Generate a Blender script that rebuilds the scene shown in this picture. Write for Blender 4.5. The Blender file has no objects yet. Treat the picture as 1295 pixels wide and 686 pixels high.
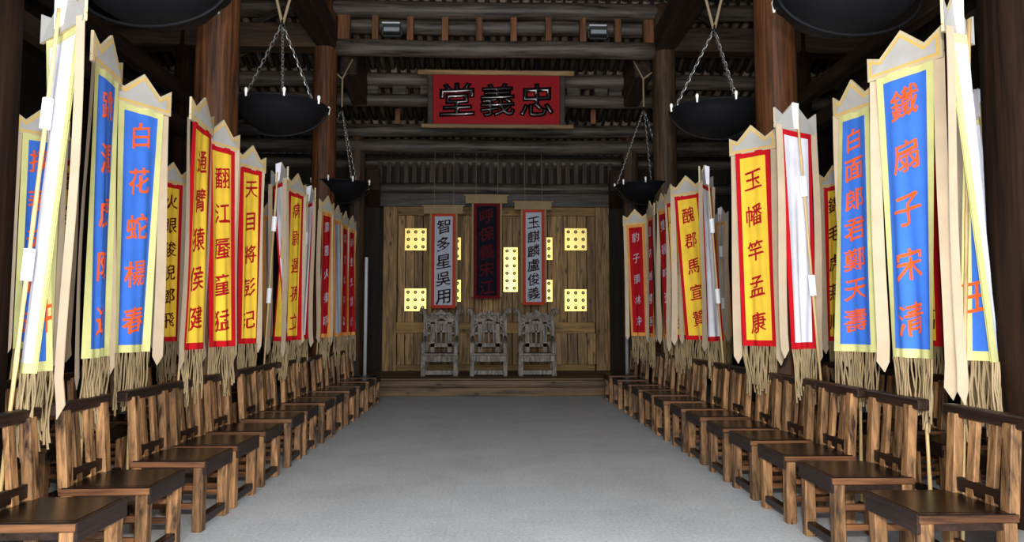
import bpy, bmesh, math, random
from mathutils import Vector, Matrix
random.seed(7)
C = bpy.context.scene.collection
R = math.radians
# ------------------------------------------------------------------ camera
F = 900.0; CX, CY = 647.5, 343.0
CAMZ = 1.4
YAW = math.atan(27.0/F); PITCH = math.atan(65.0/F)
cam = bpy.data.objects.new('camera', bpy.data.cameras.new('camera'))
C.objects.link(cam); bpy.context.scene.camera = cam
cam.location = (0, 0, CAMZ); cam.rotation_euler = (math.pi/2+PITCH, 0, -YAW)
cam.data.sensor_width = 36; cam.data.lens = F/1295*36; cam.data.clip_end = 100
# ------------------------------------------------------------------ light and exposure
sc = bpy.context.scene
sc.view_settings.view_transform = 'Standard'; sc.view_settings.look = 'None'
sc.view_settings.gamma = 1.0; sc.view_settings.exposure = 0.0
sc.view_settings.use_curve_mapping = False
world = bpy.data.worlds.new('dim_daylight'); sc.world = world; world.use_nodes = True
bg = world.node_tree.nodes['Background']; bg.inputs[0].default_value = (.62, .75, 1, 1); bg.inputs[1].default_value = .35
def area(name, loc, rot, sx, sy, power, col):
    l = bpy.data.lights.new(name, 'AREA'); l.shape = 'RECTANGLE'; l.size = sx; l.size_y = sy
    l.energy = power; l.color = col
    o = bpy.data.objects.new(name, l); C.objects.link(o); o.location = loc; o.rotation_euler = rot
    return o
area('doorway_daylight', (0, -2.3, 2.4), (math.pi/2, 0, 0), 6.0, 4.4, 1000, (.88, .94, 1))
area('camera_flash', (.05, -.05, 1.85), (math.pi/2+R(1), 0, 0), .14, .1, 265, (1, .95, .86))

# ------------------------------------------------------------------ helpers
fwd = Vector((math.sin(YAW)*math.cos(PITCH), math.cos(YAW)*math.cos(PITCH), math.sin(PITCH)))
rgt = Vector((math.cos(YAW), -math.sin(YAW), 0)); upv = rgt.cross(fwd)
EYE = Vector((0, 0, CAMZ))
def ray(px, py): return fwd + rgt*((px-CX)/F) + upv*((CY-py)/F)
def at(px, py, Y):
    d = ray(px, py); return EYE + d*(Y/d.y)
def atz(px, py, z):
    d = ray(px, py); return EYE + d*((z-CAMZ)/d.z)
def xat(px, Y, z):                       # point at depth Y and height z that shows at column px
    k = (px-CX)/F; dz = z-CAMZ
    a = rgt - fwd*k
    return Vector((-(a.y*Y + a.z*dz)/a.x, Y, z))
def lerp(a, b, t): return a + (b-a)*t

def link(o, parent=None):
    C.objects.link(o)
    if parent is not None: o.parent = parent
    return o
def mesh(name, V, Fc, mat, parent=None, smooth=False, origin=None):
    me = bpy.data.meshes.new(name)
    if origin is not None: V = [(v[0]-origin[0], v[1]-origin[1], v[2]-origin[2]) for v in V]
    me.from_pydata([tuple(v) for v in V], [], Fc)
    me.materials.append(mat)
    if smooth:
        me.polygons.foreach_set('use_smooth', [True]*len(me.polygons))
    me.update()
    return link(bpy.data.objects.new(name, me), parent)
class MB:
    def __init__(s): s.V = []; s.F = []
    def add(s, V, Fc):
        n = len(s.V); s.V += [Vector(v) for v in V]; s.F += [tuple(i+n for i in f) for f in Fc]; return s
    def box(s, c, d, rot=None, bev=0):
        bm = bmesh.new(); bmesh.ops.create_cube(bm, size=1)
        bmesh.ops.scale(bm, vec=d, verts=bm.verts)
        if bev: bmesh.ops.bevel(bm, geom=bm.edges[:], offset=bev, segments=1, affect='EDGES')
        M = Matrix.Translation(c) @ (rot.to_4x4() if rot is not None else Matrix.Identity(4))
        bm.verts.index_update()
        s.add([M @ v.co for v in bm.verts], [[v.index for v in f.verts] for f in bm.faces]); bm.free(); return s
    def bb(s, x0, x1, y0, y1, z0, z1, bev=0):
        return s.box(((x0+x1)/2, (y0+y1)/2, (z0+z1)/2), (abs(x1-x0), abs(y1-y0), abs(z1-z0)), None, bev)
    def tube(s, pts, rad, n=8, cap=True):
        pts = [Vector(p) for p in pts]
        if not isinstance(rad, (list, tuple)): rad = [rad]*len(pts)
        V = []; Fc = []; prev = None
        for i, p in enumerate(pts):
            a = pts[max(i-1, 0)]; b = pts[min(i+1, len(pts)-1)]
            t = (b-a).normalized()
            if prev is None:
                u = t.orthogonal().normalized()
            else:
                u = (prev - t*prev.dot(t)).normalized()
            prev = u; w = t.cross(u)
            for k in range(n):
                an = 2*math.pi*k/n
                V.append(p + (u*math.cos(an) + w*math.sin(an))*rad[i])
        for i in range(len(pts)-1):
            for k in range(n):
                k2 = (k+1) % n
                Fc.append((i*n+k, i*n+k2, (i+1)*n+k2, (i+1)*n+k))
        if cap:
            Fc.append(tuple(range(n-1, -1, -1))); Fc.append(tuple((len(pts)-1)*n+k for k in range(n)))
        return s.add(V, Fc)
    def lathe(s, prof, n=24, c=(0, 0, 0)):
        V = []; Fc = []
        for r, z in prof:
            for k in range(n):
                a = 2*math.pi*k/n; V.append((c[0]+r*math.cos(a), c[1]+r*math.sin(a), c[2]+z))
        for i in range(len(prof)-1):
            for k in range(n):
                k2 = (k+1) % n; Fc.append((i*n+k, i*n+k2, (i+1)*n+k2, (i+1)*n+k))
        return s.add(V, Fc)
    def build(s, name, mat, parent=None, smooth=False, origin=None):
        return mesh(name, s.V, s.F, mat, parent, smooth, origin)
def tag(o, label=None, cat=None, group=None, kind=None):
    if label: o['label'] = label
    if cat: o['category'] = cat
    if group: o['group'] = group
    if kind: o['kind'] = kind
    return o
def empty(name, loc, rz=0):
    o = bpy.data.objects.new(name, None); o.empty_display_size = .1
    o.location = loc; o.rotation_euler = (0, 0, rz); return link(o)
def copy_tree(o, parent=None):
    c = o.copy(); C.objects.link(c)
    if parent is not None: c.parent = parent
    for ch in list(o.children): copy_tree(ch, c)
    return c

# ------------------------------------------------------------------ materials
def mat_new(name, rough=.8, metal=0.0, spec=.5):
    m = bpy.data.materials.new(name); m.use_nodes = True
    b = m.node_tree.nodes['Principled BSDF']
    b.inputs['Roughness'].default_value = rough; b.inputs['Metallic'].default_value = metal
    b.inputs['Specular IOR Level'].default_value = spec
    return m, m.node_tree, b
def rgb(h):
    h = h.lstrip('#'); c = [int(h[i:i+2], 16)/255 for i in (0, 2, 4)]
    return tuple(((x/12.92) if x <= .04045 else ((x+.055)/1.055)**2.4) for x in c) + (1,)
def wood(name, c1, c2, axis='z', scale=9, rough=.7, bump=.25, knots=False, spec=.3, tint=.35, stretch=.07):
    m, nt, b = mat_new(name, rough, 0, spec); N = nt.nodes; L = nt.links
    tc = N.new('ShaderNodeTexCoord'); mp = N.new('ShaderNodeMapping')
    sc_ = [scale, scale, scale]; sc_['xyz'.index(axis)] = scale*stretch; mp.inputs['Scale'].default_value = sc_
    oi = N.new('ShaderNodeObjectInfo')
    off = N.new('ShaderNodeMath'); off.operation = 'MULTIPLY'; off.inputs[1].default_value = 37
    L.new(oi.outputs['Random'], off.inputs[0]); L.new(off.outputs[0], mp.inputs['Location'])
    L.new(tc.outputs['Object'], mp.inputs['Vector'])
    nz = N.new('ShaderNodeTexNoise'); nz.inputs['Scale'].default_value = 1; nz.inputs['Detail'].default_value = 7
    nz.inputs['Roughness'].default_value = .65; nz.inputs['Distortion'].default_value = .6
    L.new(mp.outputs[0], nz.inputs['Vector'])
    cr = N.new('ShaderNodeValToRGB'); cr.color_ramp.elements[0].position = .33; cr.color_ramp.elements[1].position = .68
    cr.color_ramp.elements[0].color = c1; cr.color_ramp.elements[1].color = c2
    L.new(nz.outputs[0], cr.inputs[0]); out = cr.outputs[0]
    if knots:
        mp2 = N.new('ShaderNodeMapping'); s2 = [5.5]*3; s2['xyz'.index(axis)] = 2.4; mp2.inputs['Scale'].default_value = s2
        L.new(tc.outputs['Object'], mp2.inputs['Vector']); L.new(off.outputs[0], mp2.inputs['Location'])
        vo = N.new('ShaderNodeTexVoronoi'); vo.inputs['Scale'].default_value = 1; L.new(mp2.outputs[0], vo.inputs['Vector'])
        k = N.new('ShaderNodeMapRange'); k.inputs[1].default_value = .08; k.inputs[2].default_value = .2
        k.inputs[3].default_value = .28; k.inputs[4].default_value = 1; L.new(vo.outputs['Distance'], k.inputs[0])
        mx = N.new('ShaderNodeVectorMath'); mx.operation = 'SCALE'
        L.new(out, mx.inputs[0]); L.new(k.outputs[0], mx.inputs['Scale']); out = mx.outputs[0]
    tr = N.new('ShaderNodeMapRange'); tr.inputs[3].default_value = 1-tint; tr.inputs[4].default_value = 1+tint*.6
    L.new(oi.outputs['Random'], tr.inputs[0])
    mm = N.new('ShaderNodeVectorMath'); mm.operation = 'SCALE'; L.new(out, mm.inputs[0]); L.new(tr.outputs[0], mm.inputs['Scale'])
    L.new(mm.outputs[0], b.inputs['Base Color'])
    bp = N.new('ShaderNodeBump'); bp.inputs['Strength'].default_value = bump; bp.inputs['Distance'].default_value = .01
    L.new(nz.outputs[0], bp.inputs['Height']); L.new(bp.outputs[0], b.inputs['Normal'])
    return m
def cloth(name, col, var=.12, rough=.9, bump=.15):
    m, nt, b = mat_new(name, rough, 0, .15); N = nt.nodes; L = nt.links
    tc = N.new('ShaderNodeTexCoord'); nz = N.new('ShaderNodeTexNoise'); nz.inputs['Scale'].default_value = 6; nz.inputs['Detail'].default_value = 5
    L.new(tc.outputs['Object'], nz.inputs['Vector'])
    mr = N.new('ShaderNodeMapRange'); mr.inputs[1].default_value = .3; mr.inputs[2].default_value = .7
    mr.inputs[3].default_value = 1-var; mr.inputs[4].default_value = 1+var*.3; L.new(nz.outputs[0], mr.inputs[0])
    v = N.new('ShaderNodeVectorMath'); v.operation = 'SCALE'; v.inputs[0].default_value = col[:3]; L.new(mr.outputs[0], v.inputs['Scale'])
    L.new(v.outputs[0], b.inputs['Base Color'])
    n2 = N.new('ShaderNodeTexNoise'); n2.inputs['Scale'].default_value = 140; n2.inputs['Detail'].default_value = 2
    L.new(tc.outputs['Object'], n2.inputs['Vector'])
    bp = N.new('ShaderNodeBump'); bp.inputs['Strength'].default_value = bump; bp.inputs['Distance'].default_value = .002
    L.new(n2.outputs[0], bp.inputs['Height']); L.new(bp.outputs[0], b.inputs['Normal'])
    return m
def plain(name, col, rough=.6, metal=0, spec=.5, nscale=14, var=.25):
    m, nt, b = mat_new(name, rough, metal, spec); N = nt.nodes; L = nt.links
    tc = N.new('ShaderNodeTexCoord'); nz = N.new('ShaderNodeTexNoise'); nz.inputs['Scale'].default_value = nscale; nz.inputs['Detail'].default_value = 6
    L.new(tc.outputs['Object'], nz.inputs['Vector'])
    mr = N.new('ShaderNodeMapRange'); mr.inputs[3].default_value = 1-var; mr.inputs[4].default_value = 1+var; L.new(nz.outputs[0], mr.inputs[0])
    v = N.new('ShaderNodeVectorMath'); v.operation = 'SCALE'; v.inputs[0].default_value = col[:3]; L.new(mr.outputs[0], v.inputs['Scale'])
    L.new(v.outputs[0], b.inputs['Base Color'])
    return m
M = {}
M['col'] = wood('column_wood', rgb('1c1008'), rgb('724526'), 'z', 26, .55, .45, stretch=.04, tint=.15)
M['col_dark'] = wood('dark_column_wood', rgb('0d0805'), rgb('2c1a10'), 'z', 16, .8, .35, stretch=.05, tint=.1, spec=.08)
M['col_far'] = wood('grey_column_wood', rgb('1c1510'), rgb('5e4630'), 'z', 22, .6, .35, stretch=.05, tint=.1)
M['log_x'] = wood('purlin_wood', rgb('1e1a16'), rgb('60564c'), 'x', 14, .5, .5, tint=.3)
M['log_y'] = wood('beam_wood', rgb('16100c'), rgb('3c2c20'), 'y', 10, .65, .3, tint=.2)
M['log_y2'] = wood('side_beam_wood', rgb('1c150f'), rgb('54402f'), 'y', 12, .55, .3, tint=.2)
M['rafter'] = wood('rafter_wood', rgb('3c3228'), rgb('85745f'), 'y', 12, .7, .3, tint=.5)
M['pine_dark'] = wood('dark_batten_wood', rgb('1c1712'), rgb('4c4238'), 'z', 12, .7, .3, tint=.4)
M['strut'] = wood('strut_wood', rgb('4c2e1c'), rgb('94603a'), 'z', 12, .6, .3, tint=.35)
M['deck'] = plain('roof_deck', rgb('1a1511'), .9)
M['dark_wall'] = wood('dark_wall_wood', rgb('120e0b'), rgb('2c2219'), 'z', 8, .8, .2)
M['pine'] = wood('pine_plank', rgb('46331a'), rgb('b08854'), 'z', 20, .6, .25, knots=True, tint=.4)
M['pine_x'] = wood('pine_rail', rgb('57401c'), rgb('a47e44'), 'x', 12, .6, .25, knots=True, tint=.25)
M['plat'] = wood('platform_wood', rgb('332818'), rgb('7a6040'), 'x', 12, .6, .25, knots=True, tint=.25)
M['leg'] = wood('chair_leg_wood', rgb('281810'), rgb('ae8054'), 'z', 24, .5, .5, knots=True, tint=.5, stretch=.16)
M['rail'] = wood('chair_rail_wood', rgb('160e0a'), rgb('33211a'), 'y', 20, .4, .2, tint=.2)
M['seat'] = wood('seat_top_wood', rgb('0c0705'), rgb('23160f'), 'y', 16, .25, .12, tint=.25, spec=.5)
M['seat_edge'] = wood('seat_edge_wood', rgb('382012'), rgb('845838'), 'x', 18, .45, .2, tint=.2)
M['throne'] = wood('weathered_chair_wood', rgb('302b27'), rgb('958a7e'), 'z', 22, .6, .4, tint=.15, stretch=.2)
M['bamboo'] = wood('bamboo', rgb('a08050'), rgb('d8bc88'), 'z', 30, .45, .1, tint=.1)
M['rope'] = plain('rope', rgb('8c785c'), .9, nscale=80)
M['iron'] = plain('black_iron', rgb('0e0e12'), .7, .3, .25, 20, .4)
M['chain'] = plain('steel_chain', rgb('9a9a98'), .4, .7, .5, 60, .2)
M['bulb'] = plain('white_bulb', rgb('f2f0ea'), .3)
M['white_pipe'] = plain('white_pipe', rgb('c4c8cc'), .4, var=.05)
M['brass'] = plain('brass_plate', rgb('ffdc82'), .4, .9, .5, 5, .06)
M['brass_stud'] = plain('stud_ring', rgb('5a2f10'), .4, .3)
M['stud_hole'] = plain('stud_core', rgb('e8d8a0'), .4, .2)
M['red_board'] = plain('red_lacquer', rgb('84040c'), .6, 0, .12, 30, .12)
M['black_letter'] = plain('black_lacquer_letter', rgb('3a3434'), .13, .95, .9, 20, .2)
M['plaque_wood'] = wood('plaque_batten', rgb('5a4226'), rgb('94744a'), 'x', 14, .6, .2)
M['lamp_body'] = plain('lamp_housing', rgb('30302e'), .5)
M['lamp_glass'] = plain('lamp_glass', rgb('8a9296'), .25)
M['paper'] = cloth('white_paper', rgb('f4f4f6'), .04)
M['blue'] = cloth('blue_cloth', rgb('3f74d6')); M['yellow'] = cloth('yellow_cloth', rgb('f6ca40'))
M['red'] = cloth('red_cloth', rgb('c4141f')); M['redf'] = cloth('crimson_cloth', rgb('a5101c'))
M['paleyel'] = cloth('pale_yellow_cloth', rgb('d6d38e')); M['orange'] = cloth('orange_cloth', rgb('e0944a'))
M['white'] = cloth('white_cloth', rgb('eceaf4')); M['greyc'] = cloth('grey_cloth', rgb('bcbcbc'))
M['bluegrey'] = cloth('blue_grey_cloth', rgb('a4a8b4'))
M['beige'] = cloth('beige_cloth', rgb('c8b692')); M['ribbon'] = cloth('ribbon_cloth', rgb('bda88e'), .1)
M['crownf'] = cloth('crown_cloth', rgb('b4b0ab')); M['gold'] = cloth('gold_braid', rgb('dab25e'))
M['fringe'] = cloth('hemp_fringe', rgb('a08a68'), .35)
M['blackc'] = cloth('black_cloth', rgb('10101a')); M['maroon'] = cloth('maroon_cloth', rgb('5c1018'))
M['rust'] = cloth('rust_cloth', rgb('a83a28'))
M['tan'] = cloth('tan_cloth', rgb('8a7656'))
M['t_orange'] = cloth('orange_paint', rgb('f0602c')); M['t_red'] = cloth('red_paint', rgb('b01420'))
M['t_dark'] = cloth('dark_red_paint', rgb('581410')); M['t_white'] = cloth('pale_paint', rgb('b4a4b0'))
M['t_black'] = cloth('black_paint', rgb('281418')); M['t_maroon'] = cloth('maroon_paint', rgb('4e1119'))
M['plinth'] = plain('stone_plinth', rgb('6c6a68'), .85)
def floor_mat():
    m, nt, b = mat_new('grey_floor', .62, 0, .35); N = nt.nodes; L = nt.links
    tc = N.new('ShaderNodeTexCoord'); mp = N.new('ShaderNodeMapping'); mp.inputs['Scale'].default_value = (1, 1, 1)
    L.new(tc.outputs['Object'], mp.inputs[0])
    n1 = N.new('ShaderNodeTexNoise'); n1.inputs['Scale'].default_value = 1.2; n1.inputs['Detail'].default_value = 9; n1.inputs['Roughness'].default_value = .7
    n2 = N.new('ShaderNodeTexNoise'); n2.inputs['Scale'].default_value = 45; n2.inputs['Detail'].default_value = 3
    L.new(mp.outputs[0], n1.inputs[0]); L.new(mp.outputs[0], n2.inputs[0])
    br = N.new('ShaderNodeTexBrick'); br.inputs['Scale'].default_value = 1; br.inputs['Brick Width'].default_value = .6; br.inputs['Row Height'].default_value = .3
    br.inputs['Mortar Size'].default_value = .006; br.inputs['Color1'].default_value = (1, 1, 1, 1); br.inputs['Color2'].default_value = (.965, .965, .965, 1); br.inputs['Mortar'].default_value = (.93, .93, .93, 1)
    L.new(mp.outputs[0], br.inputs[0])
    cr = N.new('ShaderNodeValToRGB'); cr.color_ramp.elements[0].color = rgb('aeb2b6'); cr.color_ramp.elements[1].color = rgb('e2e5e8')
    cr.color_ramp.elements[0].position = .3; cr.color_ramp.elements[1].position = .7
    mx = N.new('ShaderNodeMath'); mx.operation = 'MULTIPLY_ADD'; mx.inputs[1].default_value = .45
    h = N.new('ShaderNodeMath'); h.operation = 'MULTIPLY'; h.inputs[1].default_value = .55; L.new(n2.outputs[0], h.inputs[0])
    L.new(n1.outputs[0], mx.inputs[0]); L.new(h.outputs[0], mx.inputs[2]); L.new(mx.outputs[0], cr.inputs[0])
    mm = N.new('ShaderNodeMix'); mm.data_type = 'RGBA'; mm.blend_type = 'MULTIPLY'; mm.inputs[0].default_value = 1
    L.new(cr.outputs[0], mm.inputs[6]); L.new(br.outputs[0], mm.inputs[7]); L.new(mm.outputs[2], b.inputs['Base Color'])
    bp = N.new('ShaderNodeBump'); bp.inputs['Strength'].default_value = .3; bp.inputs['Distance'].default_value = .004
    L.new(n2.outputs[0], bp.inputs['Height']); L.new(bp.outputs[0], b.inputs['Normal'])
    return m
M['floor'] = floor_mat()

# ------------------------------------------------------------------ the setting
XL, XR, YF, YB = -6.6, 6.8, -2.6, 16.0
tag(MB().bb(XL, XR, YF, 17.2, -.2, 0).build('floor', M['floor']), kind='structure')
def wall(name, a):
    return tag(MB().bb(*a).build(name, M['dark_wall']), kind='structure')
wall('wall_left', (XL-.15, XL, YF, 16.35, 0, 7.5)); wall('wall_right', (XR, XR+.15, YF, 16.35, 0, 7.5))
fw = MB(); fw.bb(XL, -3.1, YF-.15, YF, 0, 7.5); fw.bb(3.1, XR, YF-.15, YF, 0, 7.5); fw.bb(-3.1, 3.1, YF-.15, YF, 5.2, 7.5)
tag(fw.build('wall_front', M['dark_wall']), kind='structure')

# back wall : dark backing, pine frame, pine planks and brass plates
bw = MB(); YW = 15.9
bw.bb(XL, XR, YW+.07, YW+.25, 0, 5.2)
wb = tag(bw.build('wall_back', M['dark_wall']), kind='structure')
def wrect(x0, y0, x1, y1, Y=YW):        # pixel rectangle on the back wall -> x0,x1,z0,z1
    a = at(x0, y1, Y); b_ = at(x1, y0, Y); return a.x, b_.x, a.z, b_.z
PX0, PX1, PZ0, PZT = wrect(483, 262, 770, 471)
def rail_box(name, px, dY, mat):
    x0, x1, z0, z1 = wrect(*px)
    o = MB().bb(x0, x1, YW-dY, YW+.07, z0, z1, .008).build(name, mat, wb); return o
xs = []; x = PX0+.32
random.seed(3)
xe = PX1-.32
while x < xe-.1:
    w = random.uniform(.15, .25)
    if xe-(x+w) < .1: w = xe-x
    xs.append((x, x+w)); x += w
zt = wrect(483, 262, 770, 273)[2]; zm0, zm1 = wrect(483, 408, 770, 422)[2:]; zb0 = wrect(483, 461, 770, 471)[3]
for (a, b_) in xs:
    for (z0, z1) in ((zm1, zt), (zb0, zm0)):
        d = random.uniform(.015, .035)
        MB().bb(a+.006, b_-.006, YW-d, YW+.07, z0, z1, .006).build('plank', M['pine'], wb)
for (a, b_) in ((PX0+.0, PX0+.32), (PX1-.32, PX1)):
    MB().bb(a, b_-.01, YW-.06, YW+.07, PZ0, PZT, .01).build('post', M['pine'], wb)
for r_ in ((501, 262, 752, 273), (501, 408, 752, 422), (501, 461, 752, 471.5)):
    rail_box('rail', r_, .05, M['pine_x'])
rail_box('rail', (472, 247, 776, 262), .12, M['log_x'])
for i in range(28):
    x0, x1, z0, z1 = wrect(476, 213, 776, 233)
    xx = x0+(x1-x0)*(i+.5)/28
    MB().bb(xx-.055, xx+.055, YW-.06, YW+.07, z0, z1+.1, .006).build('batten', M['pine_dark'], wb)
# two door stiles in the middle of the wall
for px in ((541, 547), (587, 594), (658, 664), (703, 709)):
    rail_box('stile', (px[0], 273, px[1], 461), .045, M['pine'])
plates = [(511.7, 289, 539.8, 317, 3, 3), (511.2, 365, 539.4, 394, 3, 3), (555, 300.5, 583, 329, 3, 3), (555, 354, 583, 382, 3, 3),
          (597.5, 313, 616, 369.5, 2, 6), (618, 313, 633.6, 369.5, 2, 6), (636.5, 313, 655, 369.5, 2, 6),
          (671, 300.5, 698.7, 329, 3, 3), (671, 354, 698.7, 382, 3, 3), (714, 289, 742, 317, 3, 3), (714, 366, 742, 394, 3, 3)]
for (x0, y0, x1, y1, nx, nz) in plates:
    a, b_, z0, z1 = wrect(x0, y0, x1, y1, YW-.07)
    p = MB().bb(a, b_, YW-.075, YW-.055, z0, z1, .004).build('brass_plate', M['brass'], wb)
    st = MB(); sh = MB()
    for i in range(nx):
        for j in range(nz):
            cx = a+(b_-a)*(i+.5)/nx; cz = z0+(z1-z0)*(j+.5)/nz
            if nx == 3: cx = a+(b_-a)*(.165+.335*i); cz = z0+(z1-z0)*(.165+.335*j)
            n = 10; V = []; Fc = []
            for rr, yy in ((.040, 0), (.036, -.016), (.018, -.02), (.014, -.012)):
                for k in range(n): V.append((cx+rr*math.cos(k*2*math.pi/n), YW-.075+yy, cz+rr*math.sin(k*2*math.pi/n)))
            for q in range(3):
                for k in range(n): Fc.append((q*n+k, q*n+(k+1) % n, (q+1)*n+(k+1) % n, (q+1)*n+k))
            st.add(V, Fc); sh.add([v for v in V[3*n:]], [tuple(range(n))])
    s_ = st.build('stud_ring', M['brass_stud'], p); s_['kind'] = 'stuff'
    s_ = sh.build('stud_core', M['stud_hole'], p); s_['kind'] = 'stuff'

# platform in front of the wall
PZ = .334
pf = MB(); pf.bb(-2.52, 2.7, 13.72, YW-.07, .02, PZ-.03)
pl = tag(pf.build('trim_1', M['plat']), kind='structure')
for i in range(8):
    y0 = 13.7+i*.275
    MB().bb(-2.55, 2.73, y0+.004, min(y0+.27, YW-.07), PZ-.035, PZ, .006).build('floorboard', M['plat'], pl)
MB().bb(-2.55, 2.73, 13.66, 13.74, .185, PZ-.036, .012).build('riser_beam', M['plat'], pl)
MB().bb(-2.55, 2.73, 13.63, 13.73, 0, .165, .012).build('riser_beam', M['plat'], pl)

# columns
def column(name, x, y, r, z1, mat):
    random.seed(int(x*10+y*100))
    n = 32; V = []; Fc = []; H = 14
    ph = [random.uniform(0, 6.28) for _ in range(6)]
    for i in range(H+1):
        z = .28+(z1-.28)*i/H
        for k in range(n):
            a = 2*math.pi*k/n
            rr = r*(1-.04*i/H)*(1+.012*math.sin(3*a+ph[0]+z*.7)+.008*math.sin(7*a+ph[1]+z)+.006*math.sin(12*a+ph[2]))
            V.append((rr*math.cos(a), rr*math.sin(a), z))
    for i in range(H):
        for k in range(n): Fc.append((i*n+k, i*n+(k+1) % n, (i+1)*n+(k+1) % n, (i+1)*n+k))
    Fc.append(tuple(H*n+k for k in range(n)))
    o = empty(name, (x, y, 0)); o['kind'] = 'structure'
    mesh('shaft', V, Fc, mat, o, True)
    MB().lathe([(0.001, 0), (r*1.13, 0), (r*1.16, .1), (r*1.13, .24), (r*1.03, .285), (.001, .285)], 24).build('plinth', M['plinth'], o, True)
    return o
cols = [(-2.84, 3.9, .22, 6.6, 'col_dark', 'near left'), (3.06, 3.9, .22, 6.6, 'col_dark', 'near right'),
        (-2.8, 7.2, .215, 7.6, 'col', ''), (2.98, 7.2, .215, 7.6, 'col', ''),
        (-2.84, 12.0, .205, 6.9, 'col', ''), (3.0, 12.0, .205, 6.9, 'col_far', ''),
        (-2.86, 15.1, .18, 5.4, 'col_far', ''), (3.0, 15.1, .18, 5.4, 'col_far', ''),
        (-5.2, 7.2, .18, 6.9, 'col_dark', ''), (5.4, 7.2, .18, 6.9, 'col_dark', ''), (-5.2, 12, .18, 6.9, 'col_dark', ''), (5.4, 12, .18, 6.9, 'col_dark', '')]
cl = ['dark brown round column at the left edge of the picture', 'dark brown round column at the right edge of the picture',
      'reddish brown round column above the left yellow banners', 'brown round column behind the white-backed banner on the right',
      'red-brown round column behind the hanging basin on the left', 'grey-brown round column left of the hanging basin on the right',
      'dark thin column left of the plank wall', 'dark thin column right of the plank wall'] + ['dark column in the shadowy side aisle']*4
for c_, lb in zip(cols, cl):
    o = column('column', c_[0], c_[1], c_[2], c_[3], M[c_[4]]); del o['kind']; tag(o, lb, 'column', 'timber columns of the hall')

# roof : deck, rafters per bay, round purlins
prof = [(YF-.3, 4.6), (2.4, 6.1), (7.2, 7.8), (9.6, 8.5), (12.0, 6.95), (13.5, 6.24), (15.0, 5.67), (16.3, 5.16), (17.3, 4.85)]
V = []; Fc = []
for (y, z) in prof:
    V += [(XL-.2, y, z+.16), (XR+.2, y, z+.16), (XL-.2, y, z+.28), (XR+.2, y, z+.28)]
for i in range(len(prof)-1):
    a = 4*i; b_ = a+4
    Fc += [(a, a+1, b_+1, b_), (a+2, b_+2, b_+3, a+3)]
ceil = tag(mesh('ceiling', V, Fc, M['deck']), kind='structure')
bays = [((9.6, 8.5), (12.0, 6.95)), ((12.0, 6.95), (13.5, 6.24)), ((13.5, 6.24), (15, 5.67)), ((15, 5.67), (16.3, 5.16))]
for bi, ((y0, z0), (y1, z1)) in enumerate(bays):
    L_ = math.hypot(y1-y0, z1-z0); ang = math.atan2(z1-z0, y1-y0)
    me = None; x = XL+.1; k = 0
    while x < XR-.1:
        if me is None:
            mb = MB(); mb.tube([(0, -L_/2, 0), (0, L_/2, 0)], .062, 8)
            o = mb.build('rafter', M['rafter'], ceil, True); me = o.data
        else:
            o = link(bpy.data.objects.new('rafter', me), ceil)
        o.location = (x+random.uniform(-.012, .012), (y0+y1)/2, (z0+z1)/2+.075+random.uniform(-.008, .008)); o.rotation_euler = (ang, random.uniform(0, 6), 0)
        o.rotation_euler = (ang, 0, 0)
        x += .192
def purlin(y, z, r, x0=XL, x1=XR, name='purlin', mat=None):
    pts = []; n = 18
    for i in range(n+1):
        xx = x0+(x1-x0)*i/n; pts.append((xx, y, z+.008*math.sin(xx*1.7+y)))
    return MB().tube(pts, [r*(1+.03*math.sin(i*1.3+y*3)) for i in range(n+1)], 14).build(name, mat or M['log_x'], ceil, True)
def pz(py, Y): return at(620, py, Y).z
def plog(pyt, pyb, Y, **k):
    zt_, zb_ = pz(pyt, Y), pz(pyb, Y); return purlin(Y, (zt_+zb_)/2, (zt_-zb_)/2, **k)
plog(3.5, 24.5, 12.0); plog(52, 73, 12.0, x0=-2.65, x1=2.82, name='tie_beam'); plog(25, 45, 12.32, x0=-2.9, x1=3.1)
plog(93, 112, 13.5); plog(119, 136, 13.5, name='tie_beam')
plog(158, 174, 15.0); plog(177, 195, 15.05, name='tie_beam')
plog(200, 214, 16.0); plog(232, 246, 15.85, name='tie_beam')
purlin(9.6, 8.38, .13); purlin(7.2, 7.68, .13); purlin(2.4, 5.98, .13)
for xz in ((-1.9, 3.2), (2.6, 2.2)):
    pass
# blocks seen between the two logs at depth 13.5
for px in (470, 505, 540, 725, 760, 778):
    a = at(px, 116, 13.45); MB().bb(a.x-.13, a.x+.13, 13.42, 13.5, pz(121, 13.45), pz(110, 13.45), .01).build('block', M['log_x'], ceil)
# short struts between the first two logs
za, zb_ = pz(53, 12.0), pz(23, 12.0)
for px in (432, 439, 475, 519, 563, 606, 649.5, 693.5, 737, 781, 817, 824.5):
    a = at(px, 38, 12.0)
    MB().bb(-.055, .055, -.06, .06, za-.02, zb_+.02, .008).build('strut', M['strut'], ceil).location = (a.x, 12.0, 0)
# pale thin planks among the lower rafters
for px, y0, y1, Y in ((503, 138, 157, 14.3), (750, 138, 157, 14.3)):
    a = at(px, y1, Y); b_ = at(px, y0, Y)
    MB().bb(-.05, .05, -.03, .03, a.z, b_.z).build('strut', M['strut'], ceil).location = (a.x, Y, 0)
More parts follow.
